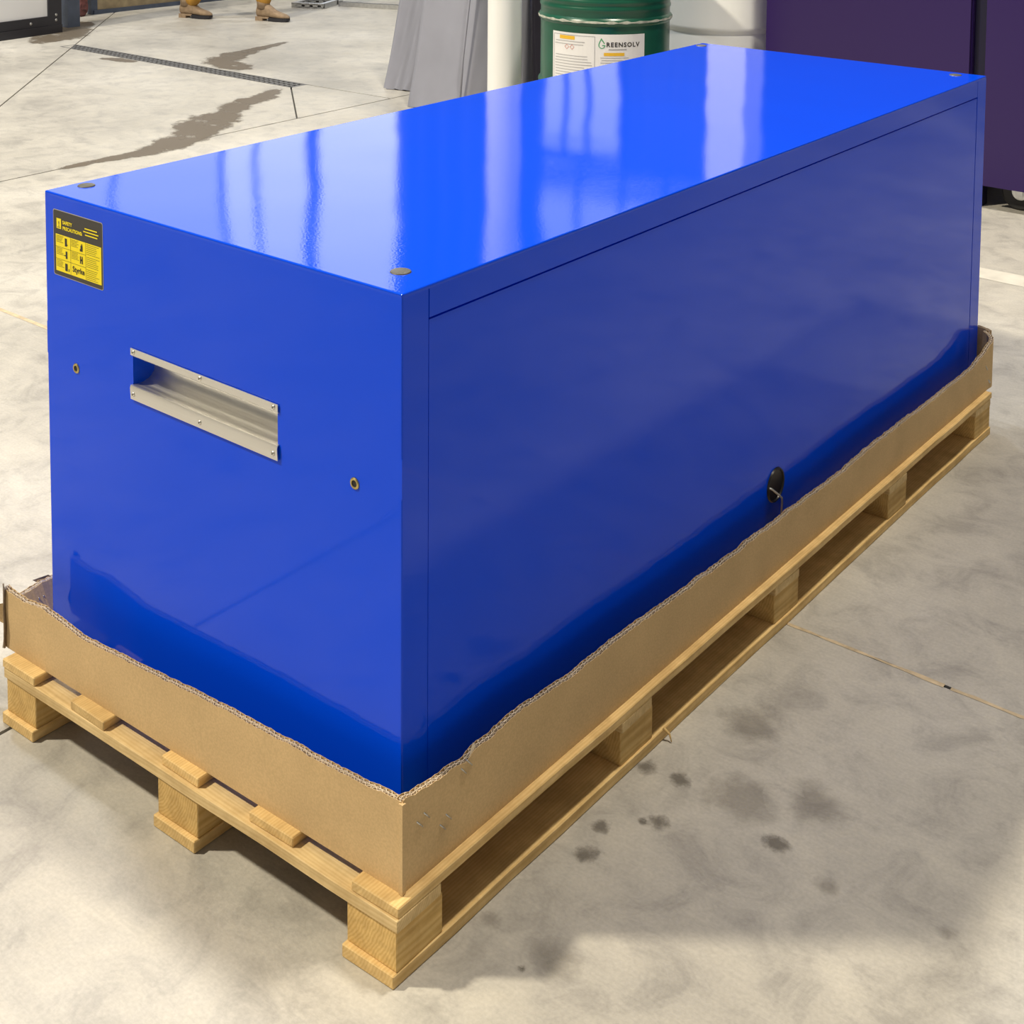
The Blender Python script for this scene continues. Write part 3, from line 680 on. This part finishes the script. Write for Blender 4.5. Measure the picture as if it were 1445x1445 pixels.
link('worn_rib', mesh('worn_rib', V, F, True), 'worn', d)
for (x, y) in ((.19, .05), (-.17, -.10)): lathe_obj('bung', [(0.0, .016), (.028, .016), (.034, .010), (.036, 0)], 'zinc', d, (x, y, .866), n=24)
# label wrapped round the drum; A0 is the direction to the camera
A0 = math.atan2(-1.3808-GY, 1.2632-GX)
a_l, a_r = A0-math.radians(51), A0+math.radians(36)
LR = GR+.0015; arcw = LR*(a_r-a_l); zt_, zb_ = .536, .27
def wrap(vf, r): # x along the label from its left edge (m), y = height in drum space
    return [(r*math.cos(a_l+v.x/LR), r*math.sin(a_l+v.x/LR), v.y) for v in vf[0]], vf[1]
def wrect(x0, z0, x1, z1, r):
    n = max(1, int((x1-x0)/.02)); V = []
    for i in range(n+1):
        for z in (z0, z1): V.append(Vector((x0+(x1-x0)*i/n, z, 0)))
    return wrap((V, [(2*i, 2*i+2, 2*i+3, 2*i+1) for i in range(n)]), r)
lab = link('product_label', mesh('product_label', *wrect(0, zb_, arcw, zt_, LR)), 'paper', d); lab['label'] = 'white paper label with green drop logo'
half = arcw*0.50; r1 = LR+.0008
V, F = merge([wrect(.008, zt_-.012, half-.004, zt_-.010, r1), wrect(half-.006, zb_, half-.004, zt_-.010, r1), wrect(.008, zb_, .010, zt_-.010, r1)]); link('rule_lines', mesh('rule_lines', V, F), 'ink_pale', lab)
for q in (wrect(.045, zt_-.030, .125, zt_-.014, r1), wrect(half+.035, zt_-.094, half+.125, zt_-.080, r1)): link('highlight_bar', mesh('highlight_bar', *q), 'marker', lab)
def dense(vf, r): return wrap(vf, r)
V, F = merge([dense(off(text_faces('REENSOLV', .0275, .0008, 1.2), half+.045, zt_-.054), r1)])
link('brand_lettering', mesh('brand_lettering', V, F), 'ink', lab)
# drop-shaped G
P = []
for k in range(33):
    t = k/32; a = math.radians(118-(t*285)) if False else None
ring_o, ring_i = [], []
for k in range(41):
    a = math.radians(100+ (k/40)*258)       # from the tip round the left and bottom to the bar of the G
    rr = .0150
    px_, pz_ = rr*math.cos(a), rr*math.sin(a)
    if a < math.radians(180): f = (math.radians(180)-a)/math.radians(80); pz_ += .016*f*f
    ring_o.append((px_, pz_)); ring_i.append((px_*.76, pz_*.80-.0005))
ox, oz = half+.026, zt_-.047
V2 = [Vector((a+ox, b+oz, 0)) for a, b in ring_o]+[Vector((a+ox, b+oz, 0)) for a, b in ring_i]; n = len(ring_o)
F2 = [(i, i+1, n+i+1, n+i) for i in range(n-1)]
tip = [Vector((ox-.003, oz+.0310, 0)), Vector((ox+.013, oz+.008, 0)), Vector((ox+.0095, oz+.006, 0)), Vector((ox-.0030, oz+.024, 0))]
barv = rect(ox+.001, oz-.003, ox+.015, oz+.0005)
V, F = merge([wrap((V2, F2), r1), wrap((tip, [(0, 1, 2, 3)]), r1), wrap(barv, r1)]); link('drop_logo', mesh('drop_logo', V, F), 'ink_green', lab)
g = [wrect(half+.055, zt_-.068, half+.135, zt_-.064, r1)]
for k, (a, b) in enumerate([(.02, .145), (.025, .12), (.02, .14), (.03, .13), (.02, .12)]): g.append(wrect(half+a, zt_-.104-k*.011, half+b, zt_-.102-k*.011, r1))
for k in range(16):
    if 2 <= k <= 4: continue
    g.append(wrect(.016+random.uniform(0, .006), zt_-.040-k*.0125, half-.014-random.uniform(0, .05), zt_-.0375-k*.0125, r1))
V, F = merge(g); link('fine_print', mesh('fine_print', V, F), 'ink_pale', lab)
g = [wrap(([Vector((x0, zt_-.075, 0)), Vector((x0+.012, zt_-.063, 0)), Vector((x0, zt_-.051, 0)), Vector((x0-.012, zt_-.063, 0)), Vector((x0, zt_-.072, 0)), Vector((x0+.009, zt_-.063, 0)), Vector((x0, zt_-.054, 0)), Vector((x0-.009, zt_-.063, 0))], [(0, 1, 5, 4), (1, 2, 6, 5), (2, 3, 7, 6), (3, 0, 4, 7)]), r1) for x0 in (.085, .112)]
V, F = merge(g); link('hazard_diamond', mesh('hazard_diamond', V, F), 'ink_red', lab)

WX, WY = -2.105, 4.60
drum_base(WX, WY, 'small pine platform under the white plastic drum')
wd = thing('plastic_drum', 'white plastic drum standing behind the green drum next to the purple cabinet', 'drum', (WX, WY, 0.140))
R_ = .2915; prof = [(0, .004), (R_-.03, 0), (R_-.006, .008), (R_, .03), (R_, .27), (R_+.006, .285), (R_+.006, .30), (R_, .315), (R_, .455), (R_-.004, .465), (R_-.004, .472), (R_+.003, .482), (R_+.004, .50), (R_+.001, .512), (R_, .80), (R_-.008, .845), (R_-.035, .872), (R_-.06, .88), (R_-.07, .87), (0, .868)]
lathe_obj('shell', prof, 'white_hdpe', wd, n=96)
for (x, y) in ((.18, .05), (-.17, -.08)): lathe_obj('bung', [(0.0, .022), (.03, .022), (.034, .016), (.034, 0)], 'white_hdpe', wd, (x, y, .866), n=24)

# white post
po = thing('steel_post', 'round white painted steel post rising beside the grey fabric cover', 'post', (-2.823, 3.805, 0))
lathe_obj('shaft', [(0.0, 0), (.0812, 0), (.0812, 10.0), (0, 10.0)], 'white', po, n=48)
lathe_obj('base_plate', [(0, .014), (.14, .014), (.142, .010), (.142, 0)], 'white', po, n=48)

# grey fabric cover
cov = thing('machine_cover', 'pale grey fabric cover draped over a machine behind the white post', 'fabric cover', (0, 0, 0))
def drape(name, bot, top, mat, parent, z0, z1, nz=30, sub=14, seed=1, amp=0.014, closed=True):
    rnd = random.Random(seed); ph = [rnd.uniform(0, 6.28) for _ in range(8)]
    def dense_(poly):
        out = []
        n = len(poly)
        for i in range(n if closed else n-1):
            a, b = Vector((*poly[i], 0)), Vector((*poly[(i+1) % n], 0))
            for k in range(sub): out.append(a.lerp(b, k/sub))
        if not closed: out.append(Vector((*poly[-1], 0)))
        return out
    B, T = dense_(bot), dense_(top); n = len(B)
    c = sum(B, Vector())/n; V = []
    for j in range(nz+1):
        t = j/nz; z = z0+(z1-z0)*t
        for i in range(n):
            p = B[i].lerp(T[i], t**0.8); o = (p-c).normalized(); s = i/n*14
            w = amp*(math.sin(s*2.1+ph[0]+z*2.0)*0.6+math.sin(s*4.7+z*5.5+ph[1])*0.35+math.sin(s*9.0-z*9+ph[2])*0.2)*(1.0 if t < .92 else .4)
            if j == 0: w += 0.006*math.sin(s*6+ph[3])
            V.append((p.x+o.x*w, p.y+o.y*w, z+(0.004*math.sin(s*5+ph[4]) if j == 0 else 0)))
    F = []
    for j in range(nz):
        for i in range(n if closed else n-1):
            k = (i+1) % n; F.append((j*n+i, j*n+k, (j+1)*n+k, (j+1)*n+i))
    if closed: F.append(tuple(nz*n+i for i in range(n)))
    return link(name, mesh(name, V, F, True), mat, parent)
drape('cover_body', [(-3.96, 4.37), (-3.60, 4.42), (-3.38, 4.70), (-3.46, 5.10), (-4.02, 5.0)], [(-3.90, 4.58), (-3.52, 4.60), (-3.40, 4.78), (-3.50, 5.05), (-3.86, 4.95)], 'fabric', cov, 0.006, 1.55, seed=3, amp=0.006)
drape('side_flap', [(-4.435, 4.68), (-4.29, 4.715), (-4.05, 4.80), (-3.98, 5.10), (-4.30, 5.12)], [(-4.27, 4.84), (-4.05, 4.88), (-3.92, 4.90), (-3.90, 5.10), (-4.15, 5.10)], 'fabric', cov, 0.006, 1.50, seed=8, amp=0.009)
tube('seam', [(-3.607, 4.405, .02), (-3.598, 4.42, .3), (-3.575, 4.46, .7), (-3.55, 4.52, 1.1), (-3.53, 4.575, 1.5)], 0.006, 'fabric', cov, 6)
# dark cover and bench between post and drum
dk = thing('dark_cover', 'charcoal fabric cover hanging between the white post and the green drum', 'fabric cover', (0, 0, 0))
drape('cover_body', [(-3.30, 4.66), (-3.10, 4.52), (-2.98, 4.68), (-3.15, 4.95)], [(-3.32, 4.66), (-3.22, 4.60), (-3.14, 4.72), (-3.24, 4.92)], 'charcoal', dk, 0.005, 1.45, seed=5, amp=0.008)
bn = thing('grey_machine', 'grey steel machine stand with a blue strip behind the green drum', 'machine', (-3.05, 5.5, 0))
box('housing', -.35, .45, -.2, .35, .55, 1.3, 'grey_mach', bn, .01); box('blue_strip', -.36, .46, -.215, -.2, .50, .56, 'blue_flat', bn, .003)
box('lower_panel', -.33, .43, -.18, .33, .36, .50, 'grey_mach', bn, .01)
box('plinth', -.30, .40, -.15, .30, 0, .36, 'black', bn, .01)
for k in range(3): lathe_obj('bolt', [(0, .006), (.012, .006), (.014, 0)], 'zinc', bn, (-.2+.2*k, -.15, .26), (math.pi/2, 0, 0), 12)

# purple cabinets on castors
def purple(name, x0, x1, label, w=0.62):
    t = thing(name, label, 'cabinet', (0, 0, 0), 0, None)
    y0 = 4.36
    box('carcass', x0, x1, y0+.02, y0+w, .157, 2.05, 'purple', t, .006)
    box('door', x0+.004, x1-.004, y0, y0+.0195, .098, 2.04, 'purple', t, .004)
    box('door_handle', x0+.05, x0+.075, y0-.03, y0, 1.05, 1.25, 'black', t, .004)
    for cx_ in (x0+.14, x1-.14):
        for cy_ in (y0+.09, y0+w-.09):
            k = thing('castor', '', ''); del k['label']; del k['category']; k.parent = t; k.location = (cx_, cy_, 0)
            lathe_obj('wheel', [(.034, -.017), (.068, -.019), (.076, -.011), (.076, .011), (.068, .019), (.034, .017)], 'rubber', k, (0, 0, .076), (math.pi/2, 0, 0), 32)
            lathe_obj('hub', [(0, -.022), (.012, -.022), (.036, -.015), (.036, .015), (.012, .022), (0, .022)], 'zinc', k, (0, 0, .076), (math.pi/2, 0, 0), 20)
            boxes('fork', [(-.015, .015, -.029, -.024, .06, .155), (-.015, .015, .024, .029, .06, .155), (-.03, .03, -.03, .03, .154, .158)], 'zinc', k)
    return t
purple('purple_cabinet', -1.742, -0.800, 'dark purple steel cabinet beside the white plastic drum')
purple('purple_cabinet', -0.742, 0.20, 'dark purple steel cabinet on castors, farther from the white plastic drum')
tag(box('upright_or_gap_shade', -0.797, -0.745, 4.40, 4.46, 0, 2.0, 'navy', bevel=.004), 'narrow navy strip standing for the shade in the gap between the purple cabinets', 'upright')  # dark filler strip: the shade of the cabinet gap put into its colour

# framed white panel at the far left
fp = thing('framed_panel', 'white panel in a bolted black frame standing beside the trench drain', 'framed panel', (-7.87, 4.767, 0), math.radians(4.5))
box('infill', -.04, -.015, -1.95, -.12, .12, 1.9, 'whiteboard', fp, .003)
box('frame_stile', -.06, 0, -.12, 0, 0.012, 2.0, 'frame_black', fp, .004); box('frame_stile', -.06, 0, -2.05, -1.95, 0.012, 2.0, 'frame_black', fp, .004)
box('frame_rail', -.06, 0, -1.95, -.12, .065, .135, 'frame_black', fp, .004); box('frame_rail', -.06, 0, -1.95, -.12, 1.88, 2.0, 'frame_black', fp, .004)
box('skirt', -.065, .008, -2.05, 0, 0, .063, 'frame_black', fp, .004)
for (y, z) in ((-.05, .14), (-.05, .10), (-.28, .095), (-.75, .095)): lathe_obj('bolt', [(0, .004), (.008, .003), (.011, 0)], 'zinc', fp, (0, y, z), (0, math.pi/2, 0), 14)
tag(box('upright_or_gap_shade', -8.16, -8.03, 4.93, 5.04, 0, 2.6, 'slate', bevel=.006), 'slate blue steel upright just behind the framed white panel', 'upright')

# timber-sided trolley with red castor
tr = thing('timber_trolley', 'low timber-sided trolley with a dark red castor behind the walking person', 'trolley', (-8.55, 5.47, 0), math.radians(-2))
box('side_board', -.04, 0, .10, 2.4, .035, .26, 'timber', tr, .004); box('side_board', -.04, 0, .10, 2.4, .27, .50, 'timber', tr, .004)
box('base_rail', -.06, .012, .06, 2.45, .0, .034, 'slate', tr, .003); box('deck', -1.2, -.04, .10, 2.4, .10, .14, 'timber', tr)
box('end_post', -.06, .0, .04, .10, 0, .8, 'slate', tr, .004)
k = lathe_obj('castor_wheel', [(.02, -.022), (.06, -.024), (.072, -.014), (.072, .014), (.06, .024), (.02, .022)], 'rust', tr, (.03, -.07, .072), (0, math.pi/2, math.radians(25)), 32)
lathe_obj('hub', [(0, -.028), (.016, -.028), (.024, -.02), (.024, .02), (.016, .028), (0, .028)], 'rubber', k, n=20)
boxes('castor_fork', [(-.01, .0, -.10, -.04, .06, .22), (.06, .07, -.10, -.04, .06, .22), (-.04, .08, -.11, .05, .215, .23)], 'rust', tr)

# perforated strut frame and rail on the floor
sf = thing('strut_frame', 'small galvanised perforated strut frame lying on the floor near the boots', 'steel frame', (-7.65, 6.93, 0), math.radians(22))
def strut(x0, x1, y0, y1, along):
    if along == 'x':
        L_ = x1-x0; lst = [(x0, x1, y0, y1, .042, .045), (x0, x1, y0, y1, 0, .004), (x0, x1, y1-.003, y1, .004, .042)]
        n = max(2, int(L_/.075)); s = L_/n
        for i in range(n+1): lst.append((max(x0, x0+i*s-.022), min(x1, x0+i*s+.022), y0, y0+.003, .004, .042))
        lst += [(x0, x1, y0, y0+.003, .004, .014), (x0, x1, y0, y0+.003, .032, .042)]
    else: lst = [(x0, x1, y0, y1, 0, .045)]
    boxes('strut', lst, 'zinc', sf)
strut(0, .30, 0, .04, 'x'); strut(0, .30, .30, .34, 'x'); strut(0, .04, .041, .299, 'y'); strut(.26, .30, .041, .299, 'y')
rl = thing('steel_rail', 'grey steel rail lying on the floor between the strut frame and the grey cover', 'steel rail', (-7.40, 7.27, 0), math.radians(17))
boxes('profile', [(0, 1.6, 0, .05, 0, .005), (0, 1.6, 0, .005, .005, .04), (0, 1.6, .045, .05, .005, .04)], 'zinc', rl)
for q in ((-.006, 0), (1.6, 1.606)): box('end_plate', q[0], q[1], -.01, .06, 0, .05, 'zinc', rl)

# walking person (boots and trouser hems are in view)
pe = thing('person', 'person in ochre work trousers and tan boots walking past the drain', 'person', (-7.475, 6.095, 0), math.radians(16))
def skin_mesh(name, verts, edges, radii, mat, parent, sub=2):
    me = bpy.data.meshes.new(name); me.from_pydata(verts, edges, []); o = link(name, me, mat, parent)
    sk = o.modifiers.new('skin', 'SKIN'); sk.use_smooth_shade = True
    for i, v in enumerate(me.skin_vertices[0].data):
        r = radii[i]; v.radius = r if isinstance(r, tuple) else (r, r); v.use_root = (i == 0)
    ss = o.modifiers.new('sub', 'SUBSURF'); ss.levels = sub; ss.render_levels = sub
    dg = bpy.context.evaluated_depsgraph_get(); nm = bpy.data.meshes.new_from_object(o.evaluated_get(dg))
    o.modifiers.clear(); o.data = nm
    if not nm.materials: nm.materials.append(M[mat])
    return o
# local frame: +x walking direction, y left
FB = (0.33, 0.06); RB = (-0.33, -0.06)       # ankles
body = skin_mesh('body', [(0, 0, .93), (0, 0, 1.10), (.01, 0, 1.30), (.02, 0, 1.43), (.03, 0, 1.52), (.05, 0, 1.62), (.05, 0, 1.74),
                          (.02, .17, 1.42), (-.10, .22, 1.15), (-.02, .23, .92), (.02, -.17, 1.42), (.14, -.22, 1.16), (.30, -.20, .98)],
                 [(0, 1), (1, 2), (2, 3), (3, 4), (4, 5), (5, 6), (3, 7), (7, 8), (8, 9), (3, 10), (10, 11), (11, 12)],
                 [(.15, .11), (.14, .105), (.16, .11), (.12, .09), .055, (.075, .09), (.07, .085), .065, .047, .036, .065, .047, .036], 'jacket', pe)
hd = lathe_obj('hair', [(0, .125), (.05, .118), (.085, .09), (.1, .05), (.102, .01), (.095, -.03)], 'hair', pe, (.04, 0, 1.69), (0, -.2, 0), 24)
lathe_obj('face', [(0, .115), (.05, .10), (.082, .06), (.09, 0), (.082, -.06), (.055, -.105), (0, -.12)], 'skin', pe, (.056, 0, 1.665), n=24)
trs = skin_mesh('trousers', [(0, 0, .98), (0, .09, .86), (.19, .07, .52), (FB[0]-.035, FB[1], .105), (0, -.09, .86), (-.10, -.08, .50), (RB[0]-.03, RB[1], .10)],
                [(0, 1), (1, 2), (2, 3), (0, 4), (4, 5), (5, 6)], [(.165, .125), .10, .075, .068, .10, .075, .068], 'trousers', pe)
def boot(ax, ay, pitch, lift=0.0):
    b_ = thing('boot', '', ''); del b_['label']; del b_['category']; b_.parent = pe; b_.location = (ax, ay, lift); b_.rotation_euler = (0, pitch, 0)
    # upper: sections along x from heel (-.09) to toe (.205)
    secs = [(-.088, .030, .036, .10), (-.075, .036, .030, .15), (-.02, .040, .028, .155), (.03, .040, .028, .125), (.075, .043, .026, .088), (.12, .046, .024, .072), (.165, .042, .024, .060), (.195, .028, .026, .048), (.206, .010, .03, .038)]
    V, F = [], []; n = 14
    for (x, hw, zb, zt) in secs:
        for k in range(n):
            a = 2*math.pi*k/n; c, s = math.cos(a), math.sin(a)
            V.append((x, hw*math.copysign(abs(c)**.7, c), (zb+zt)/2+(zt-zb)/2*math.copysign(abs(s)**.7, s)))
    for i in range(len(secs)-1):
        for k in range(n): F.append((i*n+k, i*n+(k+1) % n, (i+1)*n+(k+1) % n, (i+1)*n+k))
    F += [tuple(range(n)), tuple((len(secs)-1)*n+k for k in range(n))]
    link('boot_upper', mesh('boot_upper', V, F, True), 'boot', b_)
    link('boot_shaft', mesh('boot_shaft', *lathe([(0, .10), (.052, .10), (.055, .20), (0, .20)], 20), True), 'boot', b_, (-.035, 0, 0))
    box('heel', -.092, -.025, -.036, .036, 0, .034, 'boot', b_, .005)
    V, F = [], []
    outl = [(.03, .036), (.075, .044), (.12, .047), (.165, .043), (.197, .028), (.210, .006)]
    out2 = outl+[(x, -y) for x, y in reversed(outl)]; m = len(out2)
    V = [(x, y, 0.0 if x < .17 else (x-.17)*.25) for x, y in out2]+[(x, y, .030) for x, y in out2]
    F = [tuple(range(m)), tuple(range(2*m-1, m-1, -1))]+[(i, (i+1) % m, m+(i+1) % m, m+i) for i in range(m)]
    link('sole', mesh('sole', V, F), 'sole', b_)
    box('shank', -.03, .035, -.034, .034, .020, .034, 'boot', b_, .004)
boot(FB[0]-.02, FB[1], 0.0); boot(RB[0]-.02, RB[1], 0.0)
